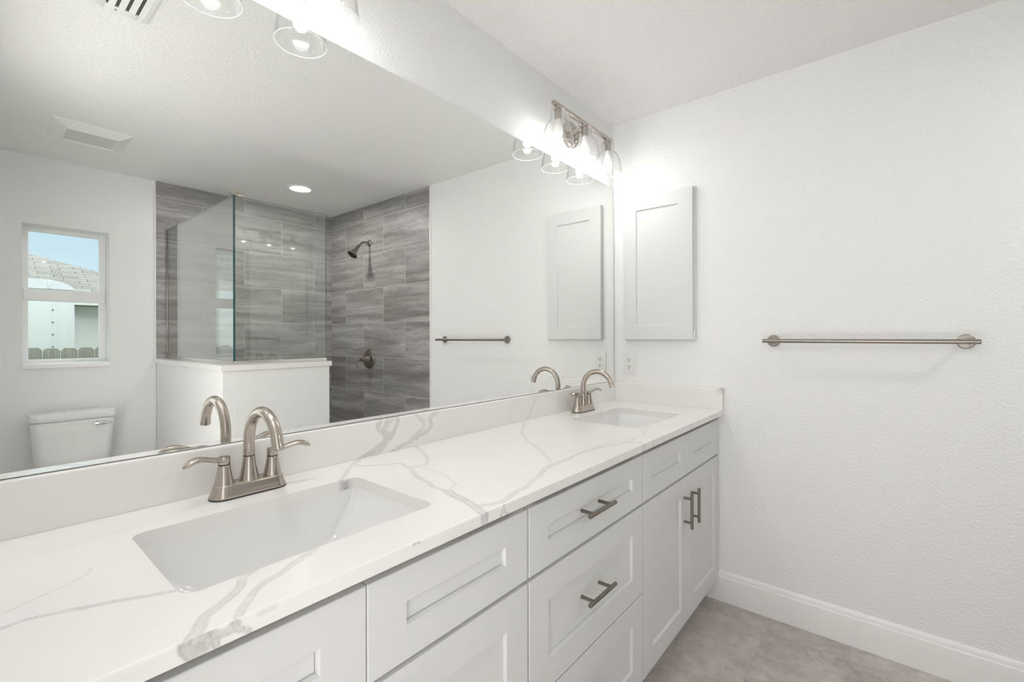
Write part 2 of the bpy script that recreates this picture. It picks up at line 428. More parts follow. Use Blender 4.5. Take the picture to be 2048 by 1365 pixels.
# ------------------------------------------------------------------ window
fr = .036; fy0, fy1 = -W - .165, -W - .125
b_ = NB()
box(b_, WX0, WX0 + fr, fy0, fy1, WZ0, WZ1, .003); box(b_, WX1 - fr, WX1, fy0, fy1, WZ0, WZ1, .003)
box(b_, WX0 + fr, WX1 - fr, fy0, fy1, WZ1 - .028, WZ1, .003); box(b_, WX0 + fr, WX1 - fr, fy0, fy1, WZ0, WZ0 + .026, .003)
zr = 1.551
box(b_, WX0 + .012, WX1 - .006, fy0 - .002, fy1 + .010, zr - .038, zr + .038, .004)          # meeting rail
M['vinyl'] = plain('white_window_vinyl', (.95, .95, .95), .3)
win = struct('window_1', b_, M['vinyl'])
b_ = NB(); box(b_, WX0 + fr, WX1 - fr, -W - .150, -W - .145, WZ0 + .026, zr - .036); box(b_, WX0 + fr, WX1 - fr, -W - .156, -W - .151, zr + .036, WZ1 - .028)
obj('window_glass', b_, M['winglass'], win, False, 0)
b_ = NB(); box(b_, WX0 - .0, WX1 + .0, -W - .125, -W + .012, WZ0 - .03, WZ0 + .002, .003); struct('trim_5', b_, M['vinyl'])   # sill
b_ = NB(); box(b_, WX0 + .25, WX0 + .31, fy1 + .010, fy1 + .016, zr + .030, zr + .036, .001); obj('sash_latch', b_, M['trim'], win, False)

# ------------------------------------------------------------------ bedroom beyond the doorway (unseen; holds the added fill lights)
BX = -5.6
b_ = NB(); box(b_, BX, XL - .12, -3.6, 1.0, -.1, 0); struct('floor_bedroom', b_, M['carpet'], 0)
b_ = NB(); box(b_, BX, XL - .12, -3.6, 1.0, H, H + .1); struct('ceiling_bedroom', b_, M['ceiling'], 0)
b_ = NB(); box(b_, BX - .1, BX, -3.6, 1.0, 0, H); struct('wall_bedroom_far', b_, M['wall'], 0)
b_ = NB(); box(b_, BX, XL - .12, -3.7, -3.6, 0, H); struct('wall_bedroom_front', b_, M['wall'], 0)
b_ = NB(); box(b_, BX, XL - .12, 1.0, 1.1, 0, H); struct('wall_bedroom_back', b_, M['wall'], 0)
def fill_light(name, sx_, sy_, e, loc, rot):  # unseen area light added as fill, not a fixture of the room
    d = bpy.data.lights.new(name, 'AREA'); d.shape = 'RECTANGLE'; d.size = sx_; d.size_y = sy_; d.energy = e; d.color = (1, .99, .975)
    o = bpy.data.objects.new(name, d); COL.objects.link(o); o.location = loc; o.rotation_euler = rot
fill_light('bedroom_fill_top', 1.6, 2.2, TOP_FILL_E, (-4.0, -1.2, H - .03), (0, 0, 0))  # added fill panel under the bedroom ceiling
fill_light('bedroom_fill_side', 2.4, 1.8, SIDE_FILL_E, (-4.2, .98, 1.3), (-PI / 2, 0, 0))  # added fill panel on a wall that has no window
fill_light('bedroom_fill_low', 2.0, 2.0, LOW_FILL_E, (-3.6, -1.2, .05), (PI, 0, 0))  # floor-level panel added as upward fill through the doorway
fill_light('bedroom_fill_low_corner', 2.0, 1.0, LOW_FILL_E * .5, (-3.6, .2, .05), (PI, 0, 0))  # second floor-level panel, also added for fill

# ------------------------------------------------------------------ veins of the quartz
def seg_field(P, lines):
    """P (n,2); lines: (points, half width, strength) -> vein strength"""
    n = len(P); out = np.zeros(n)
    for pts, hw, st in lines:
        sp_ = np.array(spline(pts, 5)) if len(pts) > 2 else np.array(pts, float)
        best = np.full(n, 9.0)
        for a, b in zip(sp_[:-1], sp_[1:]):
            ba = b - a; L2 = (ba @ ba) + 1e-12
            h = np.clip(((P - a) @ ba) / L2, 0, 1); best = np.minimum(best, np.linalg.norm(P - a - h[:, None] * ba, axis=1))
        t = best / (hw * .85)
        core = np.clip(1.35 - t, 0, .5) / .5
        rim = np.exp(-((t - .95) / .28) ** 2)
        out = np.maximum(out, st * np.clip(.62 * core + .38 * rim, 0, 1))
    return out

def warp(P3, amp, f):
    o = np.empty((len(P3), 3))
    for i, p_ in enumerate(P3):
        o[i] = noise.noise_vector(Vector(p_) * f)
    return o * amp

TOP = [
    ([(-2.40, -.386), (-2.308, -.379), (-2.282, -.374), (-2.23, -.40), (-2.196, -.411), (-2.149, -.434), (-2.11, -.452)], .0042, .55),
    ([(-2.40, -.36), (-2.306, -.334), (-2.269, -.314), (-2.237, -.296), (-2.218, -.275), (-2.214, -.262)], .002, .32),
    ([(-2.03, -.452), (-2.071, -.476), (-2.086, -.50), (-2.119, -.526), (-2.141, -.542), (-2.155, -.563), (-2.169, -.585)], .0072, .50),
    ([(-1.96, -.470), (-2.003, -.488), (-2.035, -.508), (-2.06, -.517), (-2.078, -.53), (-2.098, -.551), (-2.119, -.577)], .006, .42),
    ([(-1.588, -.009), (-1.646, -.062), (-1.705, -.121), (-1.743, -.165)], .006, .45),
    ([(-1.646, -.062), (-1.622, -.107), (-1.558, -.154), (-1.562, -.195), (-1.52, -.216), (-1.467, -.157), (-1.418, -.057), (-1.40, -.02)], .0055, .46),
    ([(-1.562, -.195), (-1.601, -.294), (-1.628, -.382), (-1.629, -.435), (-1.647, -.502), (-1.655, -.533)], .0065, .46),
    ([(-1.629, -.435), (-1.65, -.515), (-1.668, -.575)], .011, .55),
    ([(-1.562, -.195), (-1.54, -.28), (-1.568, -.378), (-1.59, -.41), (-1.632, -.43)], .004, .26),
    ([(-1.646, -.545), (-1.604, -.564), (-1.535, -.548), (-1.466, -.538), (-1.39, -.512), (-1.306, -.493), (-1.178, -.483), (-1.087, -.481), (-.96, -.511), (-.905, -.533), (-.905, -.581)], .0075, .46),
    ([(-1.306, -.493), (-1.25, -.44), (-1.206, -.385), (-1.15, -.31), (-1.103, -.243), (-1.0, -.14), (-.90, -.072), (-.84, -.02)], .0055, .33),
    ([(-.905, -.533), (-.858, -.52), (-.876, -.51), (-.975, -.481), (-1.049, -.477)], .004, .36),
    ([(-.876, -.51), (-.792, -.529), (-.819, -.572)], .004, .36),
    ([(-.66, -.43), (-.694, -.459), (-.724, -.492), (-.732, -.519), (-.742, -.561), (-.745, -.58)], .004, .40),
    ([(-.729, -.495), (-.79, -.528)], .003, .3),
    ([(-.705, -.481), (-.619, -.489), (-.464, -.57), (-.448, -.58)], .004, .36),
    ([(-.43, -.02), (-.271, -.052), (-.151, -.062), (-.03, -.07)], .004, .18),
    ([(-.30, -.05), (-.39, -.13), (-.433, -.169)], .004, .28),
    ([(-2.0, -.13), (-2.12, -.125), (-2.25, -.13)], .012, .06),
]
SINKS = [(-2.146, -1.700, -.4665, -.1655), (-.694, -.261, -.4665, -.1600)]
def vein_top(c):
    wv = warp(c, .007, 14) + warp(c, .0013, 60); P = c[:, :2] + wv[:, :2]
    return seg_field(P, TOP)
EDGE = [   # front edge of the slab, (x, z)
    ([(-2.172, .918), (-2.170, .905), (-2.160, .893), (-2.150, .905), (-2.157, .916), (-2.163, .905)], .008, .95),
    ([(-2.147, .914), (-2.141, .903), (-2.139, .889)], .004, .8), ([(-2.150, .913), (-2.133, .906), (-2.119, .909)], .007, .62),
    ([(-2.121, .914), (-2.117, .903), (-2.104, .895)], .004, .7),
    ([(-1.676, .917), (-1.673, .888)], .0045, .62), ([(-1.660, .917), (-1.663, .888)], .004, .7), ([(-1.668, .917), (-1.668, .888)], .004, .5),
    ([(-1.606, .917), (-1.612, .903), (-1.622, .890)], .003, .75), ([(-1.610, .905), (-1.596, .889)], .003, .55),
    ([(-.913, .918), (-.909, .888)], .006, .48), ([(-.833, .918), (-.826, .888)], .006, .5), ([(-.745, .918), (-.743, .888)], .004, .3), ([(-.449, .918), (-.446, .888)], .005, .42),
    ([(-1.845, .9135), (-1.832, .9138)], .0014, .9), ([(-2.09, .911), (-2.07, .912)], .003, .25)]
BACK = [   # back splash, (x, z)
    ([(-1.528, 1.018), (-1.540, .995), (-1.518, .970), (-1.520, .950), (-1.555, .930), (-1.60, .914)], .007, .62),
    ([(-1.505, 1.018), (-1.520, .985), (-1.500, .965), (-1.530, .940), (-1.570, .922)], .006, .55),
    ([(-1.469, 1.018), (-1.478, .985), (-1.500, .955), (-1.520, .935), (-1.560, .914)], .007, .55),
    ([(-1.486, 1.018), (-1.512, .99), (-1.512, .960)], .006, .45),
    ([(-1.341, .995), (-1.338, .965), (-1.385, .945), (-1.43, .930), (-1.461, .924), (-1.50, .911)], .006, .55),
    ([(-1.400, 1.018), (-1.368, .985), (-1.375, .965), (-1.43, .935)], .005, .45), ([(-1.33, 1.01), (-1.345, .99), (-1.30, 1.018)], .005, .35),
    ([(-.750, 1.018), (-.765, .99), (-.790, .955), (-.82, .914)], .006, .26), ([(-.40, 1.017), (-.41, .995)], .004, .25),
    ([(-.9, 1.02), (-.93, .95), (-.92, .91)], .012, .07), ([(-2.02, .99), (-2.04, .93)], .006, .08)]
def vein_front(lines):
    def f(c):
        wv = warp(c, .0028, 38) + warp(c, .0012, 110); P = c[:, [0, 2]] + wv[:, [0, 2]]
        return seg_field(P, lines)
    return f

def axis_vals(lo, hi, marks, step):
    ms = sorted({lo, hi, *[q for q in marks if lo < q < hi]}); out = [lo]
    for a, b in zip(ms[:-1], ms[1:]):
        k = max(1, round((b - a) / step)); out += [a + (b - a) * i / k for i in range(1, k + 1)]
    return out

CR = .022
def snap(x, y, h):
    """nearest point of the rounded rectangle's outline, for a vertex in a corner region"""
    x0, x1, y0, y1 = h
    cx = min(max(x, x0 + CR), x1 - CR); cy = min(max(y, y0 + CR), y1 - CR)
    dx, dy = x - cx, y - cy; d = math.hypot(dx, dy)
    if d < 1e-9 or dx == 0 or dy == 0: return x, y
    return cx + dx / d * CR, cy + dy / d * CR
def inside(x, y, h):
    x0, x1, y0, y1 = h
    if not (x0 < x < x1 and y0 < y < y1): return False
    cx = min(max(x, x0 + CR), x1 - CR); cy = min(max(y, y0 + CR), y1 - CR)
    return math.hypot(x - cx, y - cy) < CR or (cx == x) or (cy == y)

CX0 = -2.385
def counter_mesh():
    bm = NB()
    xs = axis_vals(CX0, -1.45, [q for s in SINKS for q in s[:2]], .0023)[:-1] + axis_vals(-1.45, -.0005, [q for s in SINKS for q in s[:2]], .0040)
    ys = axis_vals(-D + .0025, -.0005, [q for s in SINKS for q in s[2:]], .0026)
    def grid(z, flip):
        V = {}
        keep = []
        for i in range(len(xs) - 1):
            for j in range(len(ys) - 1):
                mx_, my_ = (xs[i] + xs[i + 1]) / 2, (ys[j] + ys[j + 1]) / 2
                if not any(inside(mx_, my_, h) for h in SINKS): keep.append((i, j))
        kept = set(keep)
        def vert(i, j):
            if (i, j) not in V:
                x, y = xs[i], ys[j]
                for h in SINKS:
                    cells = [(i - 1, j - 1), (i, j - 1), (i - 1, j), (i, j)]
                    if h[0] - 1e-6 <= x <= h[1] + 1e-6 and h[2] - 1e-6 <= y <= h[3] + 1e-6 and any(c not in kept for c in cells): x, y = snap(x, y, h)
                V[(i, j)] = bm.verts.new((x, y, z))
            return V[(i, j)]
        for i, j in keep:
            f = [vert(i, j), vert(i + 1, j), vert(i + 1, j + 1), vert(i, j + 1)]
            bm.faces.new(f[::-1] if flip else f)
        return V
    Vt = grid(ZC, False)
    # eased front edge and front face, down to the lip
    prof = [(-D + .0007, ZC - .0006), (-D, ZC - .0025)] + [(-D, ZC - .0025 - k * (.0225 - .001) / 6) for k in range(1, 7)] + [(-D + .0015, ZC - .025), (-D + .05, ZC - .025)]
    prev = [Vt[(i, 0)] for i in range(len(xs))]
    for y, z in prof:
        cur = [bm.verts.new((x, y, z)) for x in xs]
        for i in range(len(xs) - 1): bm.faces.new((prev[i], cur[i], cur[i + 1], prev[i + 1]))
        prev = cur
    # walls of the two cut-outs
    for h in SINKS:
        cx, cy = (h[0] + h[1]) / 2, (h[2] + h[3]) / 2
        hx, hy = (h[1] - h[0]) / 2, (h[3] - h[2]) / 2
        base = rrect(cx, cy, hx, hy, CR, 0, 8); pts = []
        for a, b in zip(base, base[1:] + base[:1]):
            k = max(1, int(math.hypot(a[0] - b[0], a[1] - b[1]) / .005)); pts += [(a[0] + (b[0] - a[0]) * t / k, a[1] + (b[1] - a[1]) * t / k) for t in range(k)]
        loft(bm, [[(x, y, z) for x, y in pts] for z in (ZC, ZC - .008, ZC - .017, ZC - .026)], False, False)
    return bm
def vein_counter(c):
    out = np.zeros(len(c)); fr_ = (c[:, 1] < -D + .0012) & (c[:, 2] < ZC - .0004); inn = (c[:, 2] < ZC - .0004) & ~fr_
    top = ~fr_ & ~inn
    out[top] = vein_top(c[top]); out[fr_] = vein_front(EDGE)(c[fr_])
    t = vein_top(c[inn]) * 1.5; d = np.exp(-(((c[inn][:, 0] + 1.728) / .012) ** 2 + ((c[inn][:, 1] + .166) / .02) ** 2)); out[inn] = np.maximum(t, .85 * d)
    return np.clip(out, 0, 1)
bm = counter_mesh()
co = obj('countertop', bm, M['quartz'], None, True, 30)
tag(co, 'long white quartz countertop with grey veins over the three vanity cabinets', 'countertop')
setattr_vein(co, vein_counter)

def strip_x(xs, prof):
    bm = NB(); loops = [[bm.verts.new((x, y, z)) for y, z in prof] for x in xs]
    for a, b in zip(loops[:-1], loops[1:]):
        for i in range(len(prof) - 1): bm.faces.new((a[i], a[i + 1], b[i + 1], b[i]))
    bm.faces.new(loops[0]); bm.faces.new(loops[-1][::-1]); return bm
ZS = 1.0166
prof = [(-T, ZC + .0003 + k * (ZS - ZC - .003) / 24) for k in range(25)] + [(-T + .0007, ZS - .0008), (-T + .0026, ZS), (-.0005, ZS), (-.0005, ZC + .0003)]
bs = obj('backsplash', strip_x(axis_vals(CX0, -T - .0003, [], .0032), prof), M['quartz'], None, True, 30)
tag(bs, 'long low quartz backsplash with a swirl of grey veins under the mirror', 'backsplash'); setattr_vein(bs, vein_front(BACK))
b_ = NB(); prof2 = [(-T, ZC + .0003 + k * (ZS - ZC - .003) / 12) for k in range(13)] + [(-T + .0007, ZS - .0008), (-T + .0026, ZS), (-.0005, ZS), (-.0005, ZC + .0003)]
ysd = axis_vals(-D, -.0005, [], .006); lp = [[b_.verts.new((x, y, z)) for x, z in prof2] for y in ysd]
for a, b in zip(lp[:-1], lp[1:]):
    for i in range(len(prof2) - 1): b_.faces.new((a[i], a[i + 1], b[i + 1], b[i]))
b_.faces.new(lp[0]); b_.faces.new(lp[-1][::-1])
ss = obj('side_splash', b_, M['quartz'], None, True, 30)
tag(ss, 'short quartz side splash against the towel bar wall, dark vein at its front end', 'backsplash')
setattr_vein(ss, lambda c: np.clip(.75 * np.exp(-((c[:, 1] + D) / .02) ** 2 - ((c[:, 2] - ZS) / .022) ** 2), 0, 1))

# ------------------------------------------------------------------ vanity cabinets
YF, TD = -.555, .019
def shaker(bm, x0, x1, z0, z1, st, ra, yf=YF, th=TD, rec=.0095, groove=True):
    """front with a recessed flat panel, facing -y"""
    yb = yf + th; e = .0012; c = .0035
    O = lambda d: [(x0 + d, z0 + d), (x1 - d, z0 + d), (x1 - d, z1 - d), (x0 + d, z1 - d)]
    I = lambda d: [(x0 + st + d, z0 + ra + d), (x1 - st - d, z0 + ra + d), (x1 - st - d, z1 - ra - d), (x0 + st + d, z1 - ra - d)]
    rings = [(O(0), yb), (O(0), yf + e), (O(e), yf), (I(0), yf), (I(.0008), yf + .001), (I(c), yf + rec)] + ([(I(c), yf + rec + .0035), (I(c + .0016), yf + rec + .0035), (I(c + .0016), yf + rec)] if groove else [])
    vs = [[bm.verts.new((x, y, z)) for x, z in R] for R, y in rings]
    for a, b in zip(vs[:-1], vs[1:]):
        for i in range(4): bm.faces.new((a[i], a[(i + 1) % 4], b[(i + 1) % 4], b[i]))
    bm.faces.new(vs[-1]); bm.faces.new(vs[0][::-1])

def pull(parent, x, z, vertical, L=.156, cc=.096, yface=YF):
    bm = NB(); y = YF - .032; r = .0058
    ax = Vector((0, 0, 1)) if vertical else Vector((1, 0, 0)); c = Vector((x, y, z))
    prof = [(.0001, -L / 2), (r - .001, -L / 2), (r, -L / 2 + .001), (r, L / 2 - .001), (r - .001, L / 2), (.0001, L / 2)]
    lathe(bm, prof, 20, axis_mat(c, ax))
    for s in (-1, 1):
        a = c + ax * (s * cc / 2)
        lathe(bm, [(.0048, 0), (.0048, yface - y + .0005)], 16, axis_mat(a, (0, 1, 0)), True, True)
    return obj('handle', bm, M['pull'], parent, True)

def carcass(root, x0, x1, side=None):
    bm = NB(); yb = YF + TD + .0008
    box(bm, x0, x1, yb + .02, -.003, .10, .132)                  # bottom
    box(bm, x0, x0 + .018, yb + .02, -.003, .132, .889); box(bm, x1 - .018, x1, yb + .02, -.003, .132, .889)
    box(bm, x0 + .018, x1 - .018, -.012, -.003, .132, .889)
    obj('carcass', bm, M['cab'], root)
    bm = NB()
    box(bm, x0, x0 + .04, yb, yb + .02, .10, .889); box(bm, x1 - .04, x1, yb, yb + .02, .10, .889)
    for z0, z1 in ((.10, .13), (.675, .725), (.835, .858)): box(bm, x0 + .04, x1 - .04, yb, yb + .02, z0, z1)
    obj('face_frame', bm, M['cab_in'], root)
    bm = NB(); box(bm, x0, x1, -.47, -.455, 0, .10); obj('toe_kick', bm, M['cab'], root)

ZR = [(.105, .3985), (.4035, .694), (.704, .866)]
def sink_cabinet(x0, x1, xm, f0, f1, label):
    r = thing('vanity_sink_cabinet', ((x0 + x1) / 2, -.28, 0), label, 'cabinet')
    carcass(r, x0, x1)
    for a, b, hx in ((f0, xm - .0012, xm - .045), (xm + .0012, f1, xm + .040)):
        bm = NB(); shaker(bm, a, b, .704, .866, .077, .060); obj('false_drawer_front', bm, M['cab'], r)
        bm = NB(); shaker(bm, a, b, .105, .694, .0745, .0745); d = obj('door', bm, M['cab'], r)
        pull(d, hx, .569, True, .142)
    return r
def drawer_cabinet(x0, x1, f0, f1, label):
    r = thing('vanity_drawer_cabinet', ((x0 + x1) / 2, -.28, 0), label, 'cabinet')
    carcass(r, x0, x1)
    for z0, z1 in ZR:
        bm = NB(); shaker(bm, f0, f1, z0, z1, .077, .060 if z1 - z0 < .2 else .0735); d = obj('drawer', bm, M['cab'], r)
        zc = (z0 + z1) / 2; pull(d, (f0 + f1) / 2 - .018, zc + .003, False, .148, .096, YF + .0095)
    return r
sink_cabinet(-2.355, -1.4955, -1.919, -2.340, -1.4985, 'white shaker sink cabinet by the doorway, under the basin away from the towel bar')
drawer_cabinet(-1.4945, -.8665, -1.4915, -.869, 'white shaker cabinet with three pull-handled drawers between the two sink cabinets')
sink_cabinet(-.8655, -.001, -.4305, -.8615, -.0045, 'white two-door shaker sink cabinet in the corner against the towel bar wall')

# ------------------------------------------------------------------ undermount basins
def basin(h, label, loc):
    r = thing('undermount_sink', loc, label, 'sink', 'undermount basins in the vanity counter')
    x0, x1, y0, y1 = [h[0] - .0008, h[1] + .0008, h[2] - .0008, h[3] + .0008]
    bm = NB(); zt = ZC - .0258; cx, cy = (x0 + x1) / 2, (y0 + y1) / 2; hx, hy = (x1 - x0) / 2, (y1 - y0) / 2
    L = [rrect(cx, cy, hx + .02, hy + .02, .03, zt - .010, 6), rrect(cx, cy, hx + .02, hy + .02, .03, zt - .0006, 6), rrect(cx, cy, hx + .001, hy + .001, .0225, zt - .0006, 6), rrect(cx, cy, hx - .0012, hy - .0012, .021, zt, 6)]
    for d, ix, iy, rr_ in ((.004, .0025, .0022, .019), (.03, .014, .006, .016), (.06, .034, .013, .018), (.09, .060, .022, .022), (.112, .086, .032, .03), (.126, .108, .046, .04), (.133, .130, .066, .05), (.136, .165, .10, .04)):
        L.append(rrect(cx, cy, hx - ix, hy - iy, rr_, zt - d, 6))
    L.append(rrect(cx, cy + .02, .024, .024, .0239, zt - .139, 6))
    loft(bm, L, False, True); obj('basin', bm, M['porc'], r, True, 50)
    bm = NB(); lathe(bm, [(.0001, .0035), (.014, .0035), (.016, .002), (.0225, .0015), (.0235, 0), (.0235, -.01)], 28, Matrix.Translation((cx, cy + .02, zt - .1385))); obj('drain', bm, M['nickel'], r)
    return r
basin(SINKS[0], 'white rectangular undermount basin away from the towel bar wall', (-1.923, -.316, .73))
basin(SINKS[1], 'white rectangular undermount basin in the corner by the electrical outlet', (-.4775, -.314, .73))

# ------------------------------------------------------------------ centerset faucets
def faucet(x, label):
    r = thing('bathroom_faucet', (x, -.078, ZC), label, 'faucet', 'two-handle faucets on the counter')
    def stadium(hx, hy, z, n=14):
        out = []
        for sx_ in (1, -1):
            for k in range(n + 1):
                a = math.radians(-90 + 180 * k / n) if sx_ > 0 else math.radians(90 + 180 * k / n)
                out.append((sx_ * (hx - hy) + hy * math.cos(a), hy * math.sin(a), z))
        return out
    bm = NB(); loft(bm, [stadium(.0805, .0285, .0004), stadium(.0805, .0285, .0028)]); obj('gasket', bm, M['rubber_and_seam_shade'], r, False)
    bm = NB(); loft(bm, [stadium(.0800, .0280, .0028), stadium(.0803, .0283, .005), stadium(.0775, .0258, .011), stadium(.0745, .0232, .019), stadium(.0728, .0217, .026), stadium(.0722, .0211, .0285), stadium(.0705, .0195, .0297)]); obj('base_plate', bm, M['nickel'], r, False, 50)
    # spout: flared foot, a black ring painted as groove shade, then the arch
    bm = NB(); lathe(bm, [(.0210, .029), (.0205, .032), (.0178, .044), (.0150, .058), (.0130, .072), (.0121, .081), (.0112, .0828)], 36); obj('spout_foot', bm, M['nickel'], r, False, 50)
    bm = NB(); lathe(bm, [(.0095, .0818), (.0121, .0824), (.0121, .0837), (.0095, .0840)], 28); obj('seam_shade_ring', bm, M['rubber_and_seam_shade'], r, False)
    pts = [(0, 0, .0815), (0, 0, .095), (0, 0, .105)]; rad = [.0108, .0118, .0117]
    R_ = .0745; zc = .1145
    for k in range(0, 25):
        a = math.radians(163 * k / 24); pts.append((0, -R_ + R_ * math.cos(a), zc + R_ * math.sin(a))); rad.append(.0117)
    a = math.radians(163); t = Vector((0, -math.sin(a), math.cos(a))); e = Vector(pts[-1])
    for d, q in ((.006, .0118), (.012, .0124), (.0175, .0133), (.018, .0126), (.018, .0105), (.014, .0102)):
        pts.append(tuple(e + t * d)); rad.append(q)
    bm = NB(); P = [Vector(p_) for p_ in pts]; loops = []
    for i, p_ in enumerate(P):
        tt = t if i >= 28 else ((P[min(i + 1, len(P) - 1)] - P[max(i - 1, 0)]).normalized())
        u = Vector((1, 0, 0)); s = tt.cross(u).normalized()
        loops.append([p_ + s * (rad[i] * math.cos(2 * PI * k / 24)) + u * (rad[i] * math.sin(2 * PI * k / 24)) for k in range(24)])
    loft(bm, loops, True, True); obj('spout', bm, M['nickel'], r, False, 50)
    for sgn in (-1, 1):
        T4 = Matrix.Translation((sgn * .0508, 0, 0))
        bm = NB(); lathe(bm, [(.0198, .0285), (.0190, .031), (.0165, .044), (.0142, .056), (.0125, .067), (.0118, .0715), (.0104, .0728)], 32, T4)
        obj('valve_body', bm, M['nickel'], r, False, 50)
        bm = NB(); lathe(bm, [(.0090, .0715), (.0119, .0722), (.0119, .0737), (.0090, .0740)], 28, T4); obj('seam_shade_ring', bm, M['rubber_and_seam_shade'], r, False)  # black ring stands in for the shade in the lever groove
        bm = NB(); lathe(bm, [(.0102, .0722), (.0116, .0735), (.0117, .088), (.0110, .0905), (.006, .0915), (.0001, .0918)], 32, T4)
        yy = -.008
        ctl = [(.0508, 0, .0848, .0105, .0066), (.062, -.001, .0850, .0096, .0062), (.074, -.004, .0872, .0090, .0056), (.088, -.008, .0920, .0100, .0056), (.102, -.0125, .0953, .0114, .0058), (.114, -.016, .0940, .0117, .0058), (.1245, -.018, .0893, .0097, .0050), (.1318, -.0187, .0845, .0046, .0026)]
        q = spline(ctl, 6)
        sweep(bm, [(sgn * v_[0], v_[1], v_[2]) for v_ in q], [(max(v_[3], .001), max(v_[4], .001)) for v_ in q], 18, (0, 0, 1))
        obj('lever_handle', bm, M['nickel'], r, False, 50)
    bm = NB(); lathe(bm, [(.0022, .028), (.0022, .066), (.0042, .068), (.0046, .073), (.003, .077), (.0001, .0775)], 16, Matrix.Translation((0, .021, 0))); obj('lift_rod', bm, M['nickel'], r, False)
    return r
fa = faucet(-1.917, 'brushed nickel two-handle arc faucet at the basin away from the towel bar wall')
fb = dup(fa, (-.4555, -.078, ZC), 'brushed nickel two-handle arc faucet at the corner basin below the outlet')

# ------------------------------------------------------------------ mirror
r = thing('wall_mirror', (-1.2, 0, MZ0), 'huge frameless wall mirror above the backsplash, running into the corner', 'mirror')
MXR, MXL = -.0115, -2.38
b_ = NB(); vs = [b_.verts.new(q) for q in ((MXL, -.006, MZ0), (MXR, -.006, MZ0), (MXR, -.006, MZ1), (MXL, -.006, MZ1))]; b_.faces.new(vs)
vb = [b_.verts.new(q) for q in ((MXL, -.0005, MZ0), (MXR, -.0005, MZ0), (MXR, -.0005, MZ1), (MXL, -.0005, MZ1))]
for i in range(4):
    f = b_.faces.new((vs[i], vs[(i + 1) % 4], vb[(i + 1) % 4], vb[i])); f.material_index = 1
f = b_.faces.new(vb[::-1]); f.material_index = 1
obj('mirror_glass', b_, [M['mirror'], M['edge']], r, True, 0)

# ------------------------------------------------------------------ vanity lights
def vanity_light(x, label):
    r = thing('vanity_light', (x, 0, 2.265), label, 'light', 'three-light fixtures above the mirror')
    y = -.092
    b = NB(); lathe(b, [(.058, -.0005), (.062, .004), (.062, .018), (.058, .022), (.0001, .0225)], 40, axis_mat((0, 0, -.030), (0, -1, 0)), True); obj('backplate', b, M['nickel_lamp'], r, False)
    b = NB()
    for dx in (-.022, .022): sweep(b, [(dx, -.02, -.030), (dx, -.06, -.020), (dx, y + .004, -.002)], .0055, 14)
    obj('arm', b, M['nickel_lamp'], r, False)
    b = NB(); box(b, -.265, .265, y - .0085, y + .0085, -.008, .008, .0012); obj('crossbar', b, M['nickel_lamp'], r, False)
    for dx in (-.224, 0, .224):
        T4 = Matrix.Translation((dx, y + .002, 0))
        b = NB(); lathe(b, [(.0001, -.0075), (.022, -.0075), (.0228, -.0085), (.0228, -.0145), (.0205, -.016), (.0155, -.0165), (.0155, -.052), (.0145, -.056), (.0001, -.0565)], 32, T4); s = obj('socket', b, M['nickel_lamp'], r, False)
        b = NB(); out = [(.0325, -.014), (.0328, -.045), (.033, -.060), (.0360, -.0655), (.0445, -.0735), (.0535, -.087), (.0605, -.106), (.0655, -.132), (.0690, -.167), (.0692, -.1685)]
        th = .0024; inn = [(a - th, z) for a, z in out]
        lathe(b, [(.0205, -.0145)] + out + [(.0680, -.1695)] + inn[::-1][1:] + [(.0205, -.0165)], 48, T4); gs = obj('glass_shade', b, M['shade'], r, False, 45)
        b = NB(); lathe(b, [(.0680 + .0013 * math.cos(2 * PI * k / 10), -.1695 + .0013 * math.sin(2 * PI * k / 10)) for k in range(11)], 48, T4); obj('rim', b, M['rim'], gs, False, 60)
        b = NB(); lathe(b, [(.0095, -.0566), (.0115, -.062), (.0125, -.070), (.0160, -.084), (.0200, -.098), (.0208, -.107), (.0200, -.1175), (.0190, -.1178)], 28, T4, False, True); bu = obj('bulb', b, M['bulb_shield'], r, False, 60)  # upper bulb made opaque, added to hold back upward light
        b = NB(); lathe(b, [(.0196, -.1176), (.0190, -.1205), (.0172, -.125), (.0130, -.1305), (.0070, -.134), (.0001, -.135)], 28, T4); obj('lit_globe', b, M['bulb'], bu, False, 60)
    return r
la = vanity_light(-.4565, 'three-light nickel vanity fixture with clear glass shades in the corner above the mirror')
lb = dup(la, (-1.945, 0, 2.265), 'three-light nickel vanity fixture cut off by the top of the picture')

# ------------------------------------------------------------------ corner wall: cabinet, outlet, towel bar
r = thing('medicine_cabinet', (0, -.27, 1.25), 'white shaker medicine cabinet mounted on the wall above the outlet', 'cabinet')
b_ = NB()
box(b_, -.013, -.0003, -.452, -.078, 1.2435, 2.0115, .001)
obj('cabinet_frame', b_, M['cab'], r)
b_ = NB(); shaker(b_, .0755, .4435, 1.2495, 2.0065, .0715, .0715, -.0325, .017, .009, False)
bmesh.ops.transform(b_, verts=b_.verts, matrix=Matrix(((0, 1, 0, 0), (-1, 0, 0, 0), (0, 0, 1, 0), (0, 0, 0, 1))))
dr = obj('door', b_, M['cab'], r)
for z in (1.275, 1.98):
    b_ = NB(); lathe(b_, [(.003, -.02), (.003, .02)], 10, axis_mat((-.0145, -.4455, z), (0, 0, 1)), True, True); obj('hinge', b_, M['chrome'], r)

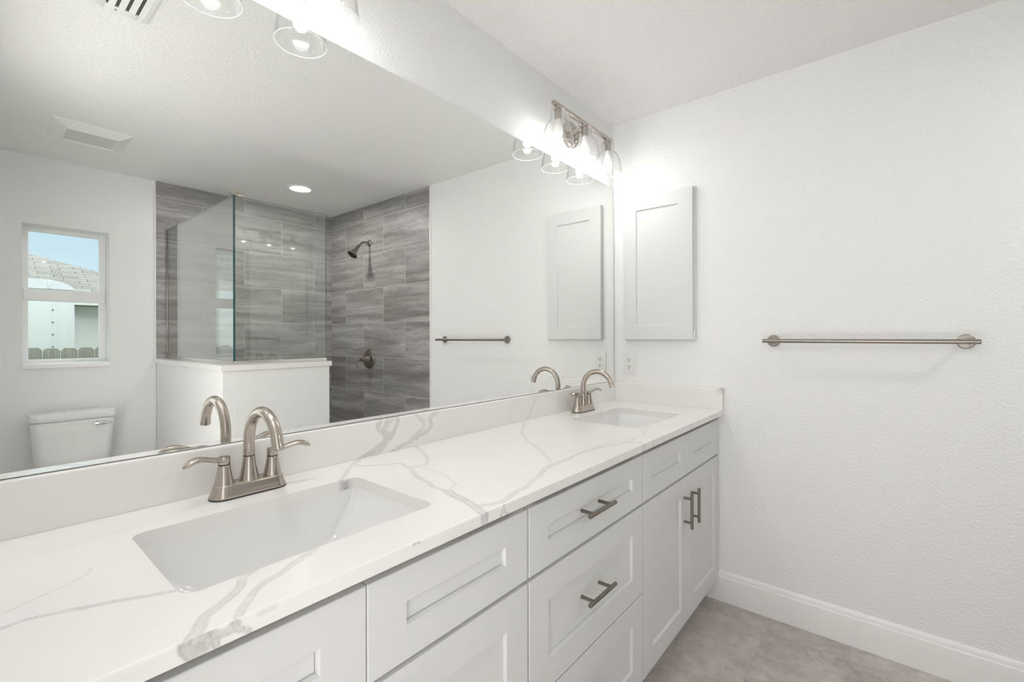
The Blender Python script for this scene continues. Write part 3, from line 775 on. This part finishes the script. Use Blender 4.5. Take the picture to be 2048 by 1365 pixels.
r = thing('electrical_outlet', (0, -.0945, 1.12), 'white duplex electrical outlet on the wall below the medicine cabinet', 'outlet')
b_ = NB(); box(b_, -.0055, -.0003, -.1298, -.0592, 1.063, 1.178, .003, 3); obj('cover_plate', b_, M['plastic'], r)
for zc in (1.1005, 1.1395):
    b_ = NB(); pts = []
    for k in range(40):
        a = 2 * PI * k / 40; yy, zz = .0172 * math.cos(a), .0172 * math.sin(a); zz = max(-.0142, min(.0142, zz)); pts.append((yy, zz))
    loft(b_, [[(x, -.0945 + yy * f, zc + zz * f) for yy, zz in pts] for x, f in ((-.005, 1), (-.0075, 1), (-.0080, .96))]); soc = obj('socket', b_, M['plastic'], r)
    b_ = NB()
    box(b_, -.0085, -.0078, -.0945 - .0082, -.0945 - .0052, zc - .0015, zc + .008); box(b_, -.0085, -.0078, -.0945 + .0052, -.0945 + .0080, zc - .0005, zc + .0075)
    lathe(b_, [(.0031, 0), (.0031, .0007)], 14, axis_mat((-.0078, -.0945, zc - .0075), (-1, 0, 0)), True, True); obj('slot', b_, M['dark'], soc)
b_ = NB(); lathe(b_, [(.0028, 0), (.0024, .001), (.0001, .0012)], 14, axis_mat((-.0054, -.0945, 1.12), (-1, 0, 0)), True); obj('screw', b_, M['plastic_dim'], r)

r = thing('towel_bar', (0, -1.098, 1.245), 'empty brushed nickel towel bar mounted on the blank white wall', 'towel bar')
b_ = NB(); lathe(b_, [(.0001, -.3405), (.0080, -.3405), (.0088, -.3395), (.0088, .3395), (.0080, .3405), (.0001, .3405)], 24, axis_mat((-.066, -1.098, 1.245), (0, 1, 0))); obj('bar', b_, M['bar'], r)
for y in (-.790, -1.406):
    b_ = NB(); lathe(b_, [(.0260, -.0003), (.0262, .003), (.0255, .0065), (.0235, .008), (.0085, .0085), (.0075, .012), (.0075, .062)], 36, axis_mat((0, y, 1.245), (-1, 0, 0)), True, True); obj('mounting_post', b_, M['bar'], r)

# ------------------------------------------------------------------ shower: glass, head, valve
GX, GY, GZ0, GZ1 = -1.328, -1.735, 1.1072, 2.083
def pane(name, x0, x1, y0, y1, z0, z1, thin, parent):
    b = NB(); box(b, x0, x1, y0, y1, z0, z1)
    b.faces.ensure_lookup_table()
    for f in b.faces:
        c = f.normal
        f.normal_update(); c = f.normal
        f.material_index = 0 if abs(c[thin]) > .5 else 1
    return obj(name, b, [M['glass'], M['glass_edge']], parent, True, 0)
r = thing('glass_panel', (GX, -2.4, GZ0), 'clear glass shower screen running from the tiled wall along the toilet side', 'glass screen', 'frameless screens on the pony wall')
pane('pane', GX - .005, GX + .005, -W + .010, GY + .0048, GZ0 + .006, GZ1, 0, r)
b_ = NB(); box(b_, GX - .011, GX + .011, -W + .007, GY + .011, GZ0, GZ0 + .020, .001); obj('bottom_channel', b_, M['alu'], r)
b_ = NB(); box(b_, GX - .0075, GX + .0075, -W + .0065, -W + .018, GZ0 + .020, GZ1, .001); obj('wall_channel', b_, M['shower_metal'], r)
r = thing('glass_panel', (-1.05, GY, GZ0), 'clear glass shower screen facing the mirror beside the shower opening', 'glass screen', 'frameless screens on the pony wall')
pane('pane', GX + .0065, -.768, GY - .005, GY + .005, GZ0 + .006, GZ1, 1, r)
b_ = NB(); box(b_, GX + .0115, -.770, GY - .011, GY + .011, GZ0, GZ0 + .020, .001); obj('bottom_channel', b_, M['alu'], r)
b_ = NB(); box(b_, GX - .0125, GX + .050, GY - .0125, GY + .0125, GZ1 + .0003, GZ1 + .024, .001); box(b_, GX - .0125, GX + .0125, GY - .050, GY - .0125, GZ1 + .0003, GZ1 + .024, .001)
tag(obj('corner_clamp', b_, M['nickel'], None), 'small square nickel clamp capping the corner where two glass screens meet', 'clamp')

r = thing('showerhead', (0, -2.40, 2.10), 'dark polished shower head on a bent arm high on the tiled wall', 'shower head')
b_ = NB(); lathe(b_, [(.031, 0), (.031, .003), (.026, .009), (.014, .013), (.012, .014)], 32, axis_mat((-.0035, -2.40, 2.10), (-1, 0, 0)), True, True); obj('escutcheon', b_, M['shower_metal'], r)
arm = spline([(-.01, -2.40, 2.10), (-.045, -2.40, 2.102), (-.080, -2.40, 2.090), (-.112, -2.40, 2.058)], 8)
b_ = NB(); sweep(b_, [tuple(q) for q in arm], .0092, 18); obj('arm', b_, M['shower_metal'], r)
dn = Vector((-.60, 0, -.80)).normalized()
b_ = NB(); lathe(b_, [(.0001, -.004), (.012, -.003), (.0145, .004), (.0135, .014), (.0150, .030), (.0190, .052), (.0265, .074), (.0385, .094), (.0435, .101), (.0440, .105), (.0415, .108)], 40, axis_mat((-.110, -2.40, 2.060), dn)); obj('head', b_, M['shower_metal'], r, True, 60)
b_ = NB(); lathe(b_, [(.0415, .1075), (.036, .106), (.0001, .1065)], 40, axis_mat((-.110, -2.40, 2.060), dn)); obj('spray_face', b_, M['dark'], r)

r = thing('shower_valve', (0, -2.405, 1.07), 'round dark polished shower valve with a curved lever on the tiled wall', 'shower valve')
b_ = NB(); lathe(b_, [(.0865, 0), (.088, .003), (.086, .009), (.079, .014), (.060, .017), (.048, .020), (.0001, .020)], 48, axis_mat((-.0035, -2.405, 1.07), (-1, 0, 0)), True); obj('escutcheon', b_, M['shower_metal'], r, True, 50)
b_ = NB(); lathe(b_, [(.040, .019), (.036, .026), (.026, .050), (.0175, .074), (.0150, .084), (.0145, .100), (.0001, .101)], 36, axis_mat((-.0035, -2.405, 1.07), (-1, 0, 0))); obj('hub', b_, M['shower_metal'], r, True, 50)
q = spline([(-.094, -2.405, 1.074, .010, .008), (-.108, -2.405, 1.066, .011, .0065), (-.118, -2.405, 1.045, .0115, .005), (-.124, -2.405, 1.018, .0115, .0045), (-.128, -2.405, .993, .010, .004), (-.1285, -2.405, .984, .004, .002)], 6)
b_ = NB(); sweep(b_, [tuple(v_[:3]) for v_ in q], [(v_[3], v_[4]) for v_ in q], 16, (-1, 0, 0)); obj('lever', b_, M['shower_metal'], r, True, 50)

# ------------------------------------------------------------------ ceiling fixtures
r = thing('recessed_light', (-.617, -2.412, H), 'lit round recessed downlight in the ceiling over the shower', 'light', 'recessed downlights')
b_ = NB(); T4 = Matrix.Identity(4)
lathe(b_, [(.098, 0), (.096, -.004), (.088, -.007), (.080, -.0075), (.068, -.003), (.0615, -.0006)], 48, T4); obj('trim_ring', b_, M['plastic'], r, False)
b_ = NB(); lathe(b_, [(.0625, -.0010), (.04, -.0012), (.0001, -.0014)], 48, T4); obj('lens', b_, M['can'], r, False, 60)

r2 = dup(r, (-2.26, -.62, H), 'added unseen fill downlight in the ceiling just inside the doorway')  # copy of the shower downlight, added out of view as fill
for c in r2.children:
    if c.name.startswith('lens'):
        c.data = c.data.copy(); c.data.materials[0] = emit('added_fill_downlight', (1, .985, .96), CAN2_FILL)

r = thing('exhaust_fan', (-1.855, -2.38, H), 'square white exhaust fan cover on the ceiling in front of the window', 'vent')
b_ = NB(); cx, cy, s = -1.854, -2.378, .168
loft(b_, [rrect(cx, cy, s, s, .004, H, 3), rrect(cx, cy, s, s, .004, H - .004, 3), rrect(cx, cy, s - .058, s - .058, .002, H - .032, 3), rrect(cx, cy, s - .061, s - .061, .002, H - .022, 3)], False, False); obj('cover', b_, M['plastic'], r, True, 20)
m, nt, p, N, L = mat_new('fan_mesh'); v = coords(N, L)
wv_ = N.new('ShaderNodeTexWave'); wv_.inputs['Scale'].default_value = 42; wv_.inputs['Distortion'].default_value = 1.5; wv_.bands_direction = 'Y'; L.new(v, wv_.inputs[0])
L.new(ramp(N, L, wv_.outputs['Fac'], [(.2, (.60, .60, .58)), (.8, (.74, .74, .72))]), p.inputs['Base Color']); p.inputs['Roughness'].default_value = .6
b_ = NB(); box(b_, cx - s + .058, cx + s - .058, cy - s + .058, cy + s - .058, H - .024, H - .021); obj('grille', b_, m, r)

r = thing('air_register', (-1.967, -.78, H), 'white slotted ceiling air register cut off by the top of the picture', 'vent')
x0, x1, y0, y1 = -2.043, -1.889, -.947, -.590
b_ = NB(); z = H - .006; fx = .030; fy = .034
box(b_, x0, x0 + fx, y0, y1, z, H, .002); box(b_, x1 - fx, x1, y0, y1, z, H, .002); box(b_, x0 + fx, x1 - fx, y0, y0 + fy, z, H, .002); box(b_, x0 + fx, x1 - fx, y1 - fy, y1, z, H, .002)
obj('frame', b_, M['plastic'], r)
for k in range(4):
    xx = x0 + fx + .006 + k * .0285
    b_ = NB(); pr = [(xx, z + .0015), (xx + .0175, z - .0015), (xx + .0190, z + .000), (xx + .0015, z + .0045)]
    loft(b_, [[(a, y, c) for a, c in pr] for y in (y0 + fy - .002, y1 - fy + .002)]); obj('louver', b_, M['plastic'], r)
b_ = NB(); box(b_, x0 + fx - .002, x1 - fx + .002, y0 + fy - .002, y1 - fy + .002, H - .0012, H - .0002); obj('duct_shade_sheet', b_, plain('register_shadow_gap', (.10, .10, .095), .8), r)  # dark sheet painted as the shade up inside the duct
b_ = NB(); lathe(b_, [(.0001, 0), (.004, .0006), (.0042, .0016), (.0042, .003)], 14, Matrix.Translation((x0 + .060, y0 + .018, z - .002))); obj('screw', b_, M['alu'], r)

# ------------------------------------------------------------------ toilet
r = thing('toilet', (-1.866, -2.7, 0), 'white two-piece toilet with chrome flush lever beneath the window', 'toilet')
cx = -1.866; yw = -W + .020
def rr2(hx, y0, y1, rf, z): return rrect(cx, (y0 + y1) / 2, hx, (y1 - y0) / 2, rf, z, 8)
b_ = NB(); loft(b_, [rr2(.155, yw + .02, -2.890, .05, .385), rr2(.176, yw + .012, -2.878, .055, .40), rr2(.185, yw + .006, -2.868, .055, .50), rr2(.196, yw, -2.858, .052, .66), rr2(.1995, yw, -2.855, .05, .728), rr2(.197, yw, -2.858, .05, .733)])
obj('tank', b_, M['porc'], r, True, 60)
b_ = NB(); loft(b_, [rr2(.200, yw - .004, -2.852, .05, .7355), rr2(.207, yw - .006, -2.846, .053, .739), rr2(.208, yw - .006, -2.845, .054, .764), rr2(.206, yw - .005, -2.847, .052, .776), rr2(.200, yw, -2.853, .05, .785), rr2(.185, yw + .012, -2.868, .04, .788)])
obj('tank_lid', b_, M['porc'], r, True, 60)
b_ = NB(); q = spline([(-1.769, -2.851, .700, .012, .0095), (-1.745, -2.845, .701, .0125, .009), (-1.725, -2.843, .701, .0115, .008), (-1.700, -2.845, .701, .007, .006), (-1.686, -2.847, .701, .002, .003)], 6)
sweep(b_, [tuple(v_[:3]) for v_ in q], [(v_[4], v_[3]) for v_ in q], 16, (0, 0, 1)); lathe(b_, [(.010, 0), (.010, .012)], 20, axis_mat((-1.752, -2.8585, .700), (0, 1, 0)), True, True); obj('flush_lever', b_, M['chrome'], r)
def egg(hx, yb, yf, z, n=40):
    out = []; ym = yb + (yf - yb) * .42
    for k in range(n):
        a = 2 * PI * k / n; s_, c_ = math.sin(a), math.cos(a)
        out.append((cx + hx * c_, ym + (s_ * (yf - ym) if s_ > 0 else s_ * (ym - yb)), z))
    return out
b_ = NB(); loft(b_, [egg(.115, -2.93, -2.50, 0), egg(.118, -2.93, -2.495, .015), egg(.105, -2.93, -2.52, .06), egg(.108, -2.93, -2.50, .16), egg(.150, -2.94, -2.41, .28), egg(.178, -2.95, -2.345, .355), egg(.183, -2.95, -2.335, .383), egg(.17, -2.94, -2.35, .386)])
obj('bowl', b_, M['porc'], r, True, 60)
b_ = NB(); loft(b_, [egg(.182, -2.855, -2.332, .387), egg(.186, -2.858, -2.328, .392), egg(.186, -2.858, -2.328, .402), egg(.182, -2.855, -2.332, .406)]); obj('seat', b_, M['plastic'], r, True, 60)
b_ = NB(); loft(b_, [egg(.181, -2.852, -2.333, .407), egg(.184, -2.855, -2.330, .411), egg(.183, -2.853, -2.332, .421), egg(.172, -2.842, -2.345, .428), egg(.12, -2.80, -2.40, .431)]); obj('seat_cover', b_, M['plastic'], r, True, 60)

# ------------------------------------------------------------------ outside the window
b_ = NB(); box(b_, -16, 14, -30, -W - .2, -.35, -.25); tag(struct('ground', b_, M['grass'], 0), None, None, None, 'structure')
# fence of dog-eared boards
r = thing('wooden_fence', (-1.5, -6.0, -.25), 'weathered dog-eared wooden board fence outside the window', 'fence')
pitch = .1425
for k in range(-14, 24):
    x0 = -1.764 + k * pitch + .003; x1 = x0 + pitch - .006; zt = 1.150 + random.uniform(-.006, .006); e = .028
    b_ = NB(); pr = [(x0, -.25), (x1, -.25), (x1, zt - e), (x1 - e, zt), (x0 + e, zt), (x0, zt - e)]
    loft(b_, [[(a, y, c) for a, c in pr] for y in (-6.0, -5.982)]); obj('board', b_, M['fence'], r, True, 0)
b_ = NB()
for z in (.05, .75): box(b_, -3.9, 1.7, -6.045, -6.001, z, z + .09)
obj('rail', b_, M['fence'], r, True, 0)
# white trailer with a domed roof
r = thing('cargo_trailer', (-2.6, -8.1, -.25), 'white metal trailer with a rounded roof standing behind the fence', 'trailer')
TX0, TX1, TY0, TY1 = -4.2, -1.330, -9.6, -7.5
b_ = NB(); box(b_, TX0, TX1, TY0 + .8, TY1, .25, 1.915, .01); obj('body', b_, M['trailer'], r)
def dome(hx_in, z0, z1, y0, y1, x0, x1):
    b = NB(); pr = [(x0, z0)] + [(x1 - hx_in + hx_in * math.cos(math.radians(a)), z0 + (z1 - z0) * math.sin(math.radians(a))) for a in range(0, 91, 6)] + [(x0, z1)]
    loft(b, [[(x, y, z) for x, z in pr] for y in (y0, y1)]); return b
obj('roof', dome(.33, 1.916, 2.045, TY0 + .8, TY1 + .01, TX0, TX1 - .005), M['trailer_cap'], r, True, 30)
b_ = NB(); pr = [(TX1 - .26 + (.30) * math.cos(math.radians(a)) - .06, 1.916 + .14 * math.sin(math.radians(a))) for a in range(78, 100, 4)]
box(b_, TX1 - .262, TX1 - .235, TY1 + .0105, TY1 + .022, 1.918, 2.032, .003); obj('roof_seam', b_, M['fascia'], r)
for k in range(11):
    b_ = NB(); lathe(b_, [(.011, 0), (.008, .006), (.0001, .007)], 12, axis_mat((-1.545, TY1, 1.80 - k * .165), (0, 1, 0)), True); obj('rivet', b_, M['rivet'], r)
for x in (-3.4, -2.2):
    b_ = NB(); lathe(b_, [(.10, -.1), (.32, -.1), (.34, -.07), (.34, .07), (.32, .1), (.10, .1)], 32, axis_mat((x, TY1 - .25, .09), (0, 1, 0)), True, True); obj('wheel', b_, M['rubber_and_seam_shade'], r)
# neighbour's house with a hip roof
r = thing('neighbour_house', (0, -12, -.25), 'pale stucco house with a grey shingled hip roof beyond the fence', 'house')
EY, EZ, SL = -9.0, 1.93, .42
b_ = NB(); box(b_, -8.5, .62, -17, -9.36, -.25, 1.85); obj('wall', b_, M['stucco'], r, True, 0)
E1 = Vector((1.02, EY, EZ)); A = Vector((-.664, -10.347, 2.496)); Bp = Vector((-1.521, -11.098, 2.811)); dv = (Bp - A).normalized()
tt = (EY - A.y) / dv.y; E1 = A + dv * tt; E1.z = EZ; topp = A + dv * 3.6
b_ = NB(); v1 = b_.verts.new((-9.0, EY, EZ)); v2 = b_.verts.new(E1); v3 = b_.verts.new(topp); v4 = b_.verts.new((-9.0, topp.y, EZ + SL * (EY - topp.y)))
v5 = b_.verts.new((E1.x, 2 * topp.y - EY, EZ)); v6 = b_.verts.new((-9.0, 2 * topp.y - EY, EZ))
b_.faces.new((v1, v2, v3, v4)); b_.faces.new((v2, v5, v3)); b_.faces.new((v4, v3, v5, v6)); b_.faces.new((v1, v4, v6)); b_.faces.new((v6, v5, v2, v1))
obj('roof', b_, M['shingle'], r, True, 0)
b_ = NB(); box(b_, -9.0, E1.x, EY - .02, EY + .012, EZ - .135, EZ - .002); obj('fascia', b_, M['fascia'], r, True, 0)
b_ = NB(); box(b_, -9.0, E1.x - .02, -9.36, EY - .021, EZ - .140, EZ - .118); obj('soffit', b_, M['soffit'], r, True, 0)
b_ = NB()
box(b_, -1.12, -1.05, -9.36, -9.325, -.25, 1.70); obj('corner_board', b_, M['fascia'], r, True, 0)
